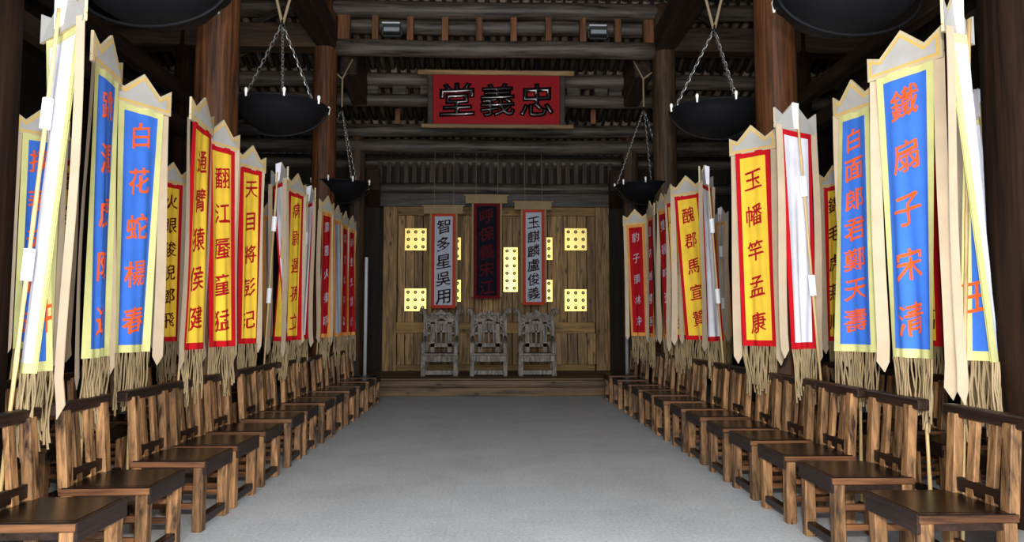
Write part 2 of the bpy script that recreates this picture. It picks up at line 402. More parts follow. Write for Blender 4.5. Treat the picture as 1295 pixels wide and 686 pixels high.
# beams running along the hall and across the side aisles
def beam(a, b_, w, h, name='beam', mat='log_y', rnd=False):
    a = Vector(a); b_ = Vector(b_); d = b_-a; L_ = d.length
    yaw = math.atan2(-d.x, d.y); pit = math.asin(d.z/L_)
    mb = MB()
    if rnd: mb.tube([(0, -L_/2, 0), (0, L_/2, 0)], w/2, 16)
    else: mb.box((0, 0, 0), (w, L_, h), None, .02)
    o = mb.build(name, M[mat], ceil); o.location = (a+b_)/2; o.rotation_euler = (pit, 0, yaw); return o
for s, xc in ((-1, -2.8), (1, 2.99)):
    beam((xc, 3.0, 6.28), (xc, 12.35, 6.28), .34, .42)
    beam((xc-s*.3, 12.3, 6.05), (xc-s*.28, 13.6, 5.85), .30, .62)
    beam((xc-s*.3, 15.0, 4.45), (xc-s*.18, 15.85, 4.2), .30, .5)
    beam((s*6.6, 12.0, 6.27), (xc, 12.0, 6.27), .34, .42, 'tie_beam', 'log_y2')
    beam((s*5.0+.08, 7.0, 5.05), (s*5.0+.08, 13.5, 5.05), .2, .22)
    beam((s*5.0+.08, 4.5, 4.55), (s*5.0+.08, 12.5, 4.5), .2, .22)
    beam((s*6.6, 7.2, 5.7), (xc, 7.2, 5.7), .34, .4, 'tie_beam', 'log_y2')
    beam((s*4.9, 11.9, 6.0), (s*3.5, 11.9, 6.75) if s < 0 else (s*3.5, 11.9, 6.75), .1, .1, 'brace', 'log_y')
beam(at(298, 73, 12.6), at(332, 56, 12.6), .08, .06, 'brace', 'log_x')
beam(at(922, 55, 12.6), at(966, 73, 12.6), .08, .06, 'brace', 'log_x')

# ------------------------------------------------------------------ chairs along the aisle
def make_chair():
    t = empty('slat_back_chair', (0, 0, 0))
    # front toward +x
    D2, W2 = .25, .25; ZS = .475
    s_ = MB(); s_.bb(-D2, D2, -W2, W2, ZS-.048, ZS-.004, .006); s_ = s_.build('seat', M['seat_edge'], t)
    MB().bb(-D2+.02, D2-.012, -W2+.035, W2-.035, ZS-.012, ZS, .002).build('seat_board', M['seat'], s_)
    for y in (-W2+.016, W2-.016): MB().bb(-D2+.02, D2-.001, y-.016, y+.016, ZS-.01, ZS-.001, .002).build('seat_border', M['seat'], s_)
    for (x, y) in ((D2-.045, W2-.045), (D2-.045, -W2+.045)):
        MB().bb(x-.034, x+.034, y-.034, y+.034, 0, ZS-.048, .005).build('leg', M['leg'], t)
    for y in (W2-.04, -W2+.04):
        mb = MB(); mb.bb(-D2+.01, -D2+.075, y-.035, y+.035, 0, ZS-.048, .005)
        # upper part leans back a little
        n0 = len(mb.V); mb.bb(-D2-.005, -D2+.05, y-.035, y+.035, ZS-.03, .9, .005)
        for v in mb.V[n0:]: v.x -= max(0, v.z-ZS)*.08
        mb.build('back_post', M['leg'], t)
    for y in (-.075, .075):
        mb = MB(); mb.bb(-D2+.0, -D2+.03, y-.032, y+.032, ZS-.01, .9, .004)
        for v in mb.V: v.x -= max(0, v.z-ZS)*.1
        mb.build('back_slat', M['leg'], t)
    MB().bb(-D2-.07, -D2+.0, -W2-.062, W2+.062, .875, .942, .008).build('top_rail', M['rail'], t)
    MB().bb(-D2-.01, -D2+.025, -W2+.07, W2-.07, ZS+.012, ZS+.085, .004).build('back_rail', M['rail'], t)
    ap = MB(); ap.bb(D2-.012, D2+.006, -W2+.012, W2-.012, ZS-.1, ZS-.003, .003); ap.bb(D2-.04, D2-.015, -W2+.08, W2-.08, ZS-.105, ZS-.046); ap.bb(-D2+.02, -D2+.045, -W2+.08, W2-.08, ZS-.105, ZS-.046)
    for y in (-1, 1): ap.bb(-D2+.075, D2-.08, y*(W2-.03)-.012, y*(W2-.03)+.012, ZS-.085, ZS-.046)
    ap.build('apron', M['rail'], t)
    MB().bb(D2-.07, D2-.015, -W2+.08, W2-.08, .05, .1, .004).build('foot_rail', M['rail'], t)
    for y in (-1, 1):
        for z in (.15, .27):
            MB().bb(-D2+.075, D2-.08, y*(W2-.045)-.014, y*(W2-.045)+.014, z, z+.035, .003).build('stretcher', M['seat_edge'], t)
    MB().bb(-D2+.03, -D2+.058, -W2+.076, W2-.076, .2, .235, .003).build('stretcher', M['seat_edge'], t)
    return t
ORD = ['nearest the camera', 'second', 'third', 'fourth', 'fifth', 'sixth', 'seventh', 'eighth', 'ninth', 'tenth', 'eleventh', 'twelfth', 'last']
def ordl(i, side):
    if i == 0: return 'dark-seated slat-back wooden chair nearest the camera in the front %s row' % side
    if i == 12: return 'dark-seated slat-back wooden chair at the far end of the front %s row by the platform' % side
    return 'dark-seated slat-back wooden chair, %s from the camera in the front %s row' % (ORD[i], side)
LY = [3.43, 4.14, 4.91, 5.52, 6.21, 7.02, 7.65, 8.41, 9.05, 9.83, 10.62, 11.38, 12.15]
RY = [3.45, 4.28, 4.98, 5.64, 6.28, 7.03, 7.70, 8.45, 9.2, 9.93, 10.7, 11.6, 12.5]
chair0 = make_chair()
used = False
for side, ys, xc, rz in (('left', LY, -2.17, 0), ('right', RY, 2.31, math.pi)):
    for i, y in enumerate(ys):
        o = chair0 if not used else copy_tree(chair0); used = True
        random.seed(i*7+(side == 'left'))
        o.location = (xc+random.uniform(-.012, .012), y+.25, 0); o.rotation_euler = (0, 0, rz+R(random.uniform(-1.2, 1.2)))
        tag(o, ordl(i, side), 'chair', 'slat-back chairs in the front %s row' % side)
for side, xc, rz in (('left', -3.55, 0), ('right', 3.68, math.pi)):
    for i in range(9):
        y = 5.0+i*.72
        if side == 'right': y -= .1
        o = copy_tree(chair0); o.location = (xc, y, 0); o.rotation_euler = (0, 0, rz)
        tag(o, 'dark wooden slat-back chair in the back %s row, glimpsed through the front chairs' % side, 'chair', 'slat-back chairs in the back %s row' % side)

# ------------------------------------------------------------------ writing
_glyph = {}
def glyph(ch, bold=.012, sub=True):
    key = (ch, bold)
    if key in _glyph: return _glyph[key]
    cu = bpy.data.curves.new('glyph', 'FONT'); cu.body = ch; cu.size = 1; cu.resolution_u = 2; cu.offset = 0
    ob = bpy.data.objects.new('glyph', cu); C.objects.link(ob)
    dg = bpy.context.evaluated_depsgraph_get(); dg.update()
    me = bpy.data.meshes.new_from_object(ob.evaluated_get(dg))
    bm = bmesh.new(); bm.from_mesh(me)
    xs_ = [v.co.x for v in bm.verts] or [0, 1]; ys_ = [v.co.y for v in bm.verts] or [0, 1]
    x0, x1, y0, y1 = min(xs_), max(xs_), min(ys_), max(ys_)
    cx, cy = (x0+x1)/2, (y0+y1)/2; k = 1/max(x1-x0, y1-y0, .01); from mathutils import noise
    for v in bm.verts:
        x = (v.co.x-cx)*k; y = (v.co.y-cy)*k
        q = Vector((x*9, y*9, ord(ch)*.37)); dn = noise.noise_vector(q)*.022+noise.noise_vector(q*.35)*.03
        v.co = (x+dn.x, y+dn.y+.12*x+.03*math.sin(x*5), 0)     # strokes rise to the right and swell as a brush writes them
    if sub:
        for q in (-.4, -.24, -.08, .08, .24, .4):
            bmesh.ops.bisect_plane(bm, geom=bm.verts[:]+bm.edges[:]+bm.faces[:], plane_co=(q, 0, 0), plane_no=(1, 0, 0))
            bmesh.ops.bisect_plane(bm, geom=bm.verts[:]+bm.edges[:]+bm.faces[:], plane_co=(0, q, 0), plane_no=(0, 1, 0))
    bm.verts.index_update()
    V0 = [v.co.copy() for v in bm.verts]; F0 = [tuple(v.index for v in f.verts) for f in bm.faces]; nv = len(V0)
    # a broad nib held at an angle: the stroke is the same outline laid down twice
    r_ = ([v+Vector((-.014, .010, 0)) for v in V0]+[v+Vector((.014, -.010, 0)) for v in V0], F0+[tuple(i+nv for i in f) for f in F0])
    bm.free(); bpy.data.meshes.remove(me); bpy.data.objects.remove(ob); bpy.data.curves.remove(cu)
    _glyph[key] = r_; return r_

# ------------------------------------------------------------------ banners
def inset(P, d):
    n = len(P); out = []
    for i in range(n):
        a, b_, c = Vector(P[i-1]), Vector(P[i]), Vector(P[(i+1) % n])
        e1 = (b_-a).normalized(); e2 = (c-b_).normalized()
        n1 = Vector((e1.y, -e1.x)); n2 = Vector((e2.y, -e2.x))
        m = n1+n2; m = m/max(m.dot(n1), .35); out.append(b_+m*d)
    return out
STY = {'blue': ('blue', 'paleyel', 't_orange'), 'yellow': ('yellow', 'red', 't_red'), 'yellow_dark': ('yellow', 'red', 't_dark'),
       'red': ('redf', 'orange', 't_white'), 'white': ('bluegrey', 'orange', 't_black'),
       'whitered': ('white', 'red', 't_red')}
ZT, ZB = 3.02, 1.18
bcount = [0]
def banner(label, group, style, TL, TR, BLx=None, BRx=None, text='', zt=ZT, zb=ZB, Ys=None, fold=None, back=False, ribs=(None, None), side=1,
           crown=1.0, charsz=.19, tspan=(.12, .87), pole_px=None, base_x=None, xoff=.5, frl=.45, bow=0.0, vlen=1.98, foot=None, wraps=(2.45, 1.62), pole_u=.5):
    random.seed(100+bcount[0]); seed = bcount[0]; bcount[0] += 1
    field, border, ink = STY[style]
    if Ys: a = xat(TL[0], Ys[0], zt); b_ = xat(TR[0], Ys[1], zt)
    else: a = atz(TL[0], TL[1], zt); b_ = atz(TR[0], TR[1], zt)
    def bot(px, top, Y=None):
        if px is None: return Vector((top.x, top.y, zb))
        return xat(px, Y or top.y, zb)
    if fold:   # fold = dict(bY=(Yu0,Yf,Yu1), f=(top px, bottom px), s=(top,bottom), ftY)
        c_ = bot(BLx, a, fold['bY'][0]); d_ = bot(BRx, b_, fold['bY'][2])
        Ft = xat(fold['f'][0], fold['ftY'], zt); Fb = xat(fold['f'][1], fold['bY'][1], zb)
    else:
        c_, d_ = bot(BLx, a), bot(BRx, b_)
        if back: a, b_, c_, d_ = b_, a, d_, c_
    wd = (b_-a).length
    right = Vector((b_.x-a.x, b_.y-a.y, 0)).normalized(); up = Vector((0, 0, 1)); nrm = right.cross(up)
    ph = random.uniform(0, 6.28); kk = random.uniform(1.2, 2.0)
    def base(u, t):
        E1 = lerp(a, c_, t); E2 = lerp(b_, d_, t)
        if fold:
            Fp = lerp(Ft, Fb, t); s = lerp(fold['s'][0], fold['s'][1], t)
            p = lerp(E1, Fp, u/s) if u < s else lerp(Fp, E2, (u-s)/(1-s))
        else: p = lerp(E1, E2, u)
        return p
    def S(u, t, off=0.0):
        p = base(u, t)
        e = .01
        du = (base(min(u+e, 1), t)-base(max(u-e, 0), t)); n = Vector((du.x, du.y, 0)).normalized().cross(up)
        am = (.003+.016*t)*(0.4 if fold else 1)
        w = am*math.sin(2*math.pi*kk*u+ph+1.3*t)+am*.5*math.sin(2*math.pi*3.1*u+ph*2-2*t)
        return p+n*(w+off+bow*math.sin(math.pi*u)*t)
    bx = base_x if base_x is not None else (min(-2.565, (c_.x+d_.x)/2) if side < 0 else max(2.71, (c_.x+d_.x)/2))
    midt = (a+b_)/2
    psgn = -1.0                      # pole on the back of the cloth
    ptop = lerp(a, b_, pole_u)+nrm*(-.028)+up*.12
    O = empty('banner', (bx, midt.y-nrm.y*.03 if abs(nrm.y) < .6 else midt.y-nrm.y*.05, 0))
    if back or fold: O.location.x = xat(pole_px, midt.y-.06, 1.2).x if pole_px else O.location.x
    if back or fold:
        # keep the foot of the pole behind the chair rail
        lim = 2.66 if side > 0 else 2.52
        if base_x is None and abs(O.location.x) < lim+.06: O.location.x = side*(lim+.1)
    if foot: O.location = (foot[0], foot[1], 0)
    tag(O, label, 'banner', group)
    o = Vector(O.location)
    NU, NT = (20 if fold else 18), 24
    bu = .045/wd; bt = .055/(zt-zb)
    us = [0, bu]+[bu+(1-2*bu)*i/NU for i in range(1, NU)]+[1-bu, 1]
    ts = [0, bt]+[bt+(1-2*bt)*i/NT for i in range(1, NT)]+[1-bt, 1]
    def sheet(off, sel):
        mb_V = []; mb_F = []; idx = {}
        for i in range(len(us)-1):
            for j in range(len(ts)-1):
                isb = i == 0 or i == len(us)-2 or j == 0 or j == len(ts)-2
                if isb != sel: continue
                q = []
                for (ii, jj) in ((i, j), (i, j+1), (i+1, j+1), (i+1, j)):
                    if (ii, jj) not in idx: idx[(ii, jj)] = len(mb_V); mb_V.append(S(us[ii], ts[jj], off))
                    q.append(idx[(ii, jj)])
                mb_F.append(tuple(q))
        return mb_V, mb_F
    v, f = sheet(0, False); cl_ = mesh('cloth', v, f, M[field], O, True, o)
    mb = MB(); mb.add(*sheet(.0015, True)); v, f = sheet(-.006, True); mb.add(v, [tuple(reversed(q)) for q in f])
    mb.build('border', M[border], O, True, o)
    v, f = sheet(-.005, False); mesh('lining', v, [tuple(reversed(q)) for q in f], M['white'] if style in ('blue', 'whitered', 'yellow', 'yellow_dark') else M['greyc'], O, True, o)
    # characters
    n = len(text)
    if fold and text:
        ents = [(text[0], fold['uc'], fold['tc'])]
    else:
        ents = [(ch, .5, tspan[0]+(tspan[1]-tspan[0])*(i/(n-1) if n > 1 else .5)) for i, ch in enumerate(text)]
    if n >= 6: charsz = min(charsz, .175)
    if style == 'red': charsz = min(charsz, .15)
    for ch, uc, tc_ in ents:
        gv, gf = glyph(ch)
        cw = min(charsz*.9, wd*.62)
        V = [S(max(.01, min(.99, uc+p.x*cw/wd)), tc_-p.y*charsz/(zt-zb), .0065) for p in gv]
        mesh('character', V, gf, M[ink], cl_, False, o)
    # crown
    e = .062*crown; w0, w1 = -e, wd+e; W_ = w1-w0
    P = [(w0, -.01), (w0, .165), (w0+.19*W_, .115), (w0+.5*W_, .25), (w0+.79*W_, .115), (w1, .175), (w1, -.01)]
    asym = random.uniform(-.03, .03); P[1] = (P[1][0], .165+asym*.6); P[5] = (P[5][0], .175-asym*.6)
    def Cm(p, off): return a+right*p[0]+up*(p[1]+(b_.z-a.z)*p[0]/wd)+nrm*(off+.012*math.sin(p[0]/wd*3.14))
    nP = len(P)
    V = [Cm(p, .008) for p in P]+[Cm(p, -.008) for p in P]
    Fc = [tuple(range(nP-1, -1, -1)), tuple(range(nP, 2*nP))]+[(i, (i+1) % nP, nP+(i+1) % nP, nP+i) for i in range(nP)]
    cr_ = mesh('crown', V, Fc, M['beige'], O, False, o)
    P1, P2 = inset(P, .02), inset(P, .036)
    V = [Cm(p, .0105) for p in P1]+[Cm(p, .0105) for p in P2]
    mesh('braid', V, [(i, (i+1) % nP, nP+(i+1) % nP, nP+i) for i in range(nP)], M['gold'], cr_, False, o)
    mesh('crown_field', [Cm(p, .0095) for p in P2], [tuple(range(nP-1, -1, -1))], M['crownf'], cr_, False, o)
    mesh('crown_lining', [Cm(p, -.010) for p in P], [tuple(range(nP))], M['crownf'], cr_, False, o)
    # ribbons
    for si, (uo, rb) in enumerate(((w0+.034, ribs[0]), (w1-.034, ribs[1]))):
        if rb == 0: continue
        p0 = Cm((uo, .02), -.013)
        ln = vlen+random.uniform(-.06, .06); rw = random.uniform(.062, .075)
        if rb: pb = xat(rb[0], p0.y+(rb[2] if len(rb) > 2 else 0), p0.z-ln if len(rb) < 2 or rb[1] is None else rb[1]); ln = p0.z-pb.z
        else: pb = p0+Vector((0, 0, -ln))+right*random.uniform(-.025, .025)
        V = []; NS = 20
        for i in range(NS+1):
            t = i/NS; c0 = lerp(p0, pb, t); tw = .35*math.sin(t*2.3+seed)*t
            sg = 1 if right.x > 0 else -1
            ax = (right+Vector((sg*.9, 0, 0))+nrm*tw).normalized()
            hw = rw*(.42+.12*t)
            if i == NS: hw = .001
            tt = c0+nrm*(.012*math.sin(t*5+seed*1.7+si))
            if i == NS-1: tt = lerp(p0, pb, 1-.035)+nrm*.004
            V += [tt-ax*hw, tt+ax*hw]
        n0 = len(V); V2 = [v_-nrm*.003 for v_ in V]
        Fc = [(2*i, 2*i+2, 2*i+3, 2*i+1) for i in range(NS)]+[(n0+2*i, n0+2*i+1, n0+2*i+3, n0+2*i+2) for i in range(NS)]
        mesh('ribbon', V+V2, Fc, M['ribbon'], O, True, o)
    # fringe
    mb = MB(); ns = 30
    cl1, cl2 = random.uniform(.1, .9), random.uniform(.1, .9)
    for i in range(ns):
        u = (i+.5)/ns+random.uniform(-.008, .008); u = min(.995, max(.005, u))
        p = S(u, 1, -.002); ln = frl*random.uniform(.72, 1.05)
        tgt = .15*(cl1-u)*wd if abs(u-cl1) < .35 else .12*(cl2-u)*wd
        pts = []; q = random.uniform(0, 6)
        for k in range(7):
            t = k/6
            pts.append(p+Vector((0, 0, -ln*t))+right*(tgt*t*1.3+.006*math.sin(q+t*7))+nrm*(.008*math.sin(q*2+t*6)))
        mb.tube(pts, [.0062]*6+[.0075], 4, False)
    fr = mb.build('fringe', M['fringe'], O, True, o); fr['kind'] = 'stuff'
    # pole, with its white paper wraps
    pbm = o+Vector((0, 0, .03))
    mb = MB(); pts = [lerp(pbm, ptop, i/24) for i in range(25)]
    mb.tube(pts, [.0105 if i % 3 else .0125 for i in range(25)], 8)
    po = mb.build('pole', M['bamboo'], O, True, o)
    MB().lathe([(.001, 0), (.045, 0), (.048, .03), (.04, .06), (.02, .075), (.001, .075)], 16).build('pole_foot', M['rail'], O)
    for zt_ in (wraps if (back or fold) else ()):
        k = (zt_-.03)/(ptop.z-.03); p = lerp(pbm, ptop, k); q = lerp(pbm, ptop, k+.055)
        MB().tube([p, q], .027, 8).build('paper_wrap', M['paper'], po, False, o)
    cb = MB(); cb.tube([Cm((w0-.004, .03), 0), Cm((w1+.004, .03), 0)], .006, 6); cb.build('crossbar', M['bamboo'], O, True, o)
    if back or fold:
        V = []
        pk = Cm((wd/2, .24), -.012)
        sl = MB(); dv = -nrm
        sl.add([pk-right*.035, pk+right*.03, pk+dv*.05+up*-.02+right*.01, pk-right*.03-up*.2, pk+right*.035-up*.22, pk+dv*.045-up*.24+right*.012],
               [(0, 2, 5, 3), (2, 1, 4, 5), (0, 1, 2), (3, 5, 4), (0, 3, 4, 1)])
        sl.build('pole_sleeve', M['white'], cr_, False, o)
    return O
GL, GR = 'cloth banners along the left row of chairs', 'cloth banners along the right row of chairs'
GB = 'banners of the back rows'
# left row, near to far
banner('twisted white-backed banner nearest the camera on the left, a strip of blue below', GL, 'blue', (103, 27), (60, 51), 45, 67, '冲', zb=1.13,
       fold=dict(f=(80, 25), s=(.5, .42), bY=(3.85, 3.92, 4.08), ftY=3.97, uc=.82, tc=.84), ribs=((75, .9, .02), 0), side=-1, foot=(-2.535, 3.78))
banner('narrow-looking blue banner seen edge-on, beside the white-backed one on the left', GL, 'blue', (122, 79), (150, 104), 110, 136, '跳澗虎陳達', side=-1, ribs=((96, .99, .05), None))
banner('wide blue banner with orange characters on the left, facing the camera', GL, 'blue', (150, 138), (207, 147), 143, 188, '白花蛇楊春', side=-1, ribs=((137, 1.02), None), Ys=(5.18, 5.5))
banner('yellow banner with red border on the left, its left edge furled, beside the tall column', GL, 'yellow', (245, 152), (267, 169), 229, 260, '通臂猿侯健', side=-1, tspan=(.16, .86))
banner('yellow banner on the left with broad face and wide red border, under the tall column', GL, 'yellow', (263, 183), (297, 188), 264, 298, '翻江蜃童猛', side=-1, Ys=(6.4, 6.7), tspan=(.16, .87))
banner('yellow banner with red border on the left, right of the broad-faced one', GL, 'yellow', (304, 210), (331, 217), 300, 325, '天目將彭玘', side=-1)
banner('half-twisted white-backed banner with bamboo pole in the middle of the left row', GL, 'yellow', (362, 228), (346, 235), 345, 360, '', fold=dict(f=(354, 364), s=(.5, .8), bY=(8.5, 8.3, 8.15), ftY=8.25, uc=.5, tc=.8), side=-1, pole_px=346)
banner('yellow banner with red characters just right of the half-twisted one on the left', GL, 'yellow', (366, 241), (384, 248), 361, 379, '病尉遲孫立', side=-1, Ys=(8.75, 9.1))
banner('small white-backed banner with red border between yellow and red ones on the left', GL, 'whitered', (387, 259), (397, 256), 381, 388, '', back=True, side=-1, Ys=(9.8, 9.55), pole_px=386)
banner('red banner with orange border, nearest of the red ones on the left', GL, 'red', (407, 268), (420, 271), 405, 417, '霹靂火秦明', side=-1, Ys=(10.35, 10.65))
banner('pale grey banner with orange border between the red ones on the left', GL, 'white', (422, 280), (431, 283), 421, 431, '', side=-1, Ys=(11.2, 11.5))
banner('narrow red banner with white characters, second from last on the left', GL, 'red', (433, 286), (440, 288), 430, 438, '黑旋風李逵', side=-1, base_x=-2.54, Ys=(11.8, 12.1))
banner('last red banner of the left row, against the dark column', GL, 'red', (441, 290), (449, 293), 439, 449, '赤髮鬼劉唐', side=-1, Ys=(12.3, 12.6))
# left back row
banner('blue banner in the back row at far left, partly behind the near column', GB, 'blue', (29, 171), (78, 174), 16, 66, '摸著天杜遷', side=-1, base_x=-4.15, Ys=(6.1, 6.3))
banner('orange-yellow banner glimpsed in the back row between blue banners on the left', GB, 'yellow_dark', (72, 205), (96, 208), 60, 83, '鐵笛仙馬麟', side=-1, base_x=-4.25, Ys=(7.0, 7.25))
banner('orange-yellow banner with dark characters in the back row, right of the wide blue banner', GB, 'yellow_dark', (203, 233), (231, 238), 197, 224, '火眼狻猊鄧飛', side=-1, base_x=-4.0, Ys=(8.2, 8.45))
banner('grey-backed banner in the back row beyond the left yellow banners', GB, 'white', (333, 275), (345, 277), 333, 344, '', side=-1, base_x=-3.6, Ys=(10.9, 11.1))
# right row, near to far
banner('white-backed banner nearest the camera on the right, twisted to show a blue corner below', GR, 'blue', (1222, 38), (1197, 16), 1215, 1252, '王',
       fold=dict(f=(1221, 1266), s=(.45, .66), bY=(4.1, 3.95, 3.86), ftY=3.84, uc=.3, tc=.8), ribs=(0, (1219, .96, .0)), side=1, foot=(2.74, 4.16), wraps=(), pole_u=.08, Ys=(3.93, 3.8))
banner('large blue banner with orange characters and pale yellow border on the right', GR, 'blue', (1108, 99), (1180, 74), 1129, 1184, '鐵扇子宋清', side=1, ribs=(None, (1204, .94, 0)), charsz=.2)
banner('blue banner with seven orange characters on the right', GR, 'blue', (1061, 148), (1099, 134), 1056, 1113, '白面郎君鄭天壽', side=1, ribs=(None, 0), charsz=.17)
banner('white-backed banner with red border and bamboo pole on the right, before the column', GR, 'whitered', (985, 158), (1025, 168), 1001, 1028, '', back=True, side=1, pole_px=1019, Ys=(5.75, 5.95))
banner('yellow banner with red border facing the aisle on the right, below the hanging basin', GR, 'yellow', (930, 191), (973, 181), 940, 981, '玉幡竿孟康', side=1, tspan=(.15, .88), Ys=(6.7, 6.45))
banner('narrow white-backed banner with red border in the middle of the right row', GR, 'whitered', (886, 228), (899, 236), 896, 912, '', back=True, side=1, Ys=(8.1, 8.45), pole_px=901)
banner('yellow banner with red characters in the middle of the right row', GR, 'yellow', (853, 248), (884, 243), 868, 906, '醜郡馬宣贊', side=1, Ys=(9.05, 8.75), tspan=(.14, .85))
banner('narrow yellow banner just behind the middle yellow one on the right', GR, 'yellow', (843, 257), (856, 252), 854, 870, '小李廣花榮', side=1, Ys=(9.6, 9.3))
banner('narrow red banner with white characters and orange border on the right', GR, 'red', (832, 268), (843, 264), 841, 853, '雙鞭呼延灼', side=1, Ys=(10.3, 10.0))
banner('very narrow red banner beside the last one on the right', GR, 'red', (819, 275), (826, 271), 821, 828, '急先鋒索超', side=1, Ys=(11.0, 10.6))
banner('last red banner with orange border of the right row', GR, 'red', (792, 284), (815, 281), 799, 818, '豹子頭林冲', side=1, Ys=(11.7, 11.5))
# right back row
banner('grey-white banner in the back row at far right, half behind the near column', GB, 'blue', (1215, 139), (1262, 137), 1224, 1274, '', side=1, base_x=4.1, back=True, Ys=(5.5, 5.4))
banner('orange-yellow banner glimpsed in the back row behind the large blue banner on the right', GB, 'yellow_dark', (1145, 184), (1182, 180), 1155, 1192, '鐵臂膊蔡福', side=1, base_x=4.25, Ys=(6.6, 6.4))
banner('orange-yellow back-row banner with dark characters, left of the blue banners on the right', GB, 'yellow_dark', (1042, 233), (1068, 228), 1046, 1072, '錦毛虎燕順', side=1, base_x=4.15, Ys=(8.35, 8.15))
banner('grey-backed banner in the back row, left of the yellow banner on the right', GB, 'white', (905, 283), (918, 281), 909, 926, '', side=1, base_x=3.75, back=True, Ys=(11.4, 11.2))

# ------------------------------------------------------------------ three hanging scrolls over the armchairs
def scroll(label, px, Y, field, border, ink, text, strings):
    (tx0, ty, tx1, by) = px
    a = at(tx0, by, Y); b_ = at(tx1, ty, Y); x0, x1, z0, z1 = a.x, b_.x, a.z, b_.z
    xc = (x0+x1)/2; O = empty('hanging_banner', (xc, Y, z0)); tag(O, label, 'banner', 'banners hanging over the armchairs')
    o = Vector(O.location); w = x1-x0; bd = .065
    def S(x, z, off): return Vector((x, Y-off-.012*math.sin((x-x0)/w*5+z*1.1), z))
    def grid(xa, xb, za_, zb2, off, nx=6, nz=10, rev=False):
        V = [S(xa+(xb-xa)*i/nx, za_+(zb2-za_)*j/nz, off) for j in range(nz+1) for i in range(nx+1)]
        Fc = [(j*(nx+1)+i, j*(nx+1)+i+1, (j+1)*(nx+1)+i+1, (j+1)*(nx+1)+i) for j in range(nz) for i in range(nx)]
        return V, Fc
    cl_ = mesh('cloth', *grid(x0+bd, x1-bd, z0+bd, z1-bd, .004), M[field], O, True, o)
    mb = MB()
    for g in ((x0, x0+bd, z0, z1), (x1-bd, x1, z0, z1), (x0+bd, x1-bd, z0, z0+bd), (x0+bd, x1-bd, z1-bd, z1)): mb.add(*grid(*g, .004))
    mb.build('border', M[border], O, True, o)
    mesh('lining', *grid(x0-.04, x1+.04, z0+.04, z1, -.004), M['tan'], O, True, o)
    MB().bb(x0-.17, x1+.15, Y-.02, Y+.012, z1-.01, z1+.16, .004).build('header', M['tan'], O, False, o)
    MB().tube([(x0-.2, Y, z1+.16), (x1+.18, Y, z1+.16)], .015, 8).build('crossbar', M['bamboo'], O, True, o)
    for sx in (x0+.05, x1-.05): MB().tube([(sx, Y, z1+.16), (sx, 14.93, 5.02)], .004, 5).build('cord', M['rope'], O, True, o)
    n = len(text)
    for i, ch in enumerate(text):
        gv, gf = glyph(ch); H = z1-z0; sz = min(.30, .74*H/n); cz = z1-H*(.14+.74*i/(n-1))
        mesh('character', [S(xc+p.x*sz, cz+p.y*sz, .010) for p in gv], gf, M[ink], cl_, False, o)
scroll('grey hanging banner with rust border and five black characters, over the left armchair', (545, 270, 576.5, 390), 14.78, 'bluegrey', 'rust', 't_black', '智多星吳用', 0)
scroll('black hanging banner with dark red border and characters, in the middle over the centre armchair', (598.5, 257, 632.5, 378), 14.78, 'blackc', 'maroon', 't_maroon', '呼保義宋江', 0)
scroll('grey hanging banner with rust border and six black characters, over the right armchair', (661, 265, 688.5, 386), 14.78, 'bluegrey', 'rust', 't_black', '玉麒麟盧俊義', 0)

# ------------------------------------------------------------------ red name board
YP = 12.75
a = at(548, 157, YP); b_ = at(707, 99, YP)
w = b_.x-a.x; h = b_.z-a.z; zc = a.z
P_ = empty('name_board', ((a.x+b_.x)/2, YP, zc)); P_.rotation_euler = (R(8), 0, 0)
tag(P_, 'red lacquered name board with three raised black characters hung from the roof beams', 'sign')
bd = MB().bb(-w/2, w/2, -.02, .03, 0, h).build('board', M['red_board'], P_)
fr = MB()
fr.bb(-w/2-.1, -w/2, -.045, .05, -.02, h+.02, .01); fr.bb(w/2, w/2+.1, -.045, .05, -.02, h+.02, .01)
fr.build('frame', M['log_y'], P_)
MB().bb(-w/2-.28, w/2+.26, -.08, .06, h, h+.085, .015).build('batten', M['plaque_wood'], P_)
MB().bb(-w/2-.22, w/2+.26, -.08, .06, -.075, 0, .015).build('batten', M['plaque_wood'], P_)
for sx in (-.75, .75): MB().tube([(sx, .06, h), (sx, .25, h+.55)], .012, 6).build('hanger', M['iron'], P_)
for i, ch in enumerate('堂義忠'):
    cu = bpy.data.curves.new('character', 'FONT'); cu.body = ch; cu.size = .56; cu.resolution_u = 2
    cu.offset = -.012; cu.extrude = .006; cu.bevel_depth = .03; cu.bevel_resolution = 3; cu.align_x = 'CENTER'
    ob = bpy.data.objects.new('character', cu); C.objects.link(ob)
    dg = bpy.context.evaluated_depsgraph_get(); dg.update()
    me = bpy.data.meshes.new_from_object(ob.evaluated_get(dg)); bpy.data.objects.remove(ob); bpy.data.curves.remove(cu)
    xs_ = [v.co.x for v in me.vertices]; ys_ = [v.co.y for v in me.vertices]
    cx, cy = (min(xs_)+max(xs_))/2, (min(ys_)+max(ys_))/2; kx = .64/max(max(xs_)-min(xs_), .01); ky = .60/max(max(ys_)-min(ys_), .01)
    for v in me.vertices:
        x = (v.co.x-cx)*kx; y = (v.co.y-cy)*ky; zz = v.co.z
        v.co = (x, -.045-zz, y+.05*x)
    me.flip_normals() if False else None
    me.materials.clear(); me.materials.append(M['black_letter'])
    o = link(bpy.data.objects.new('character', me), bd); o.location = ((-.715, 0.02, .73)[i], 0, h*.5)

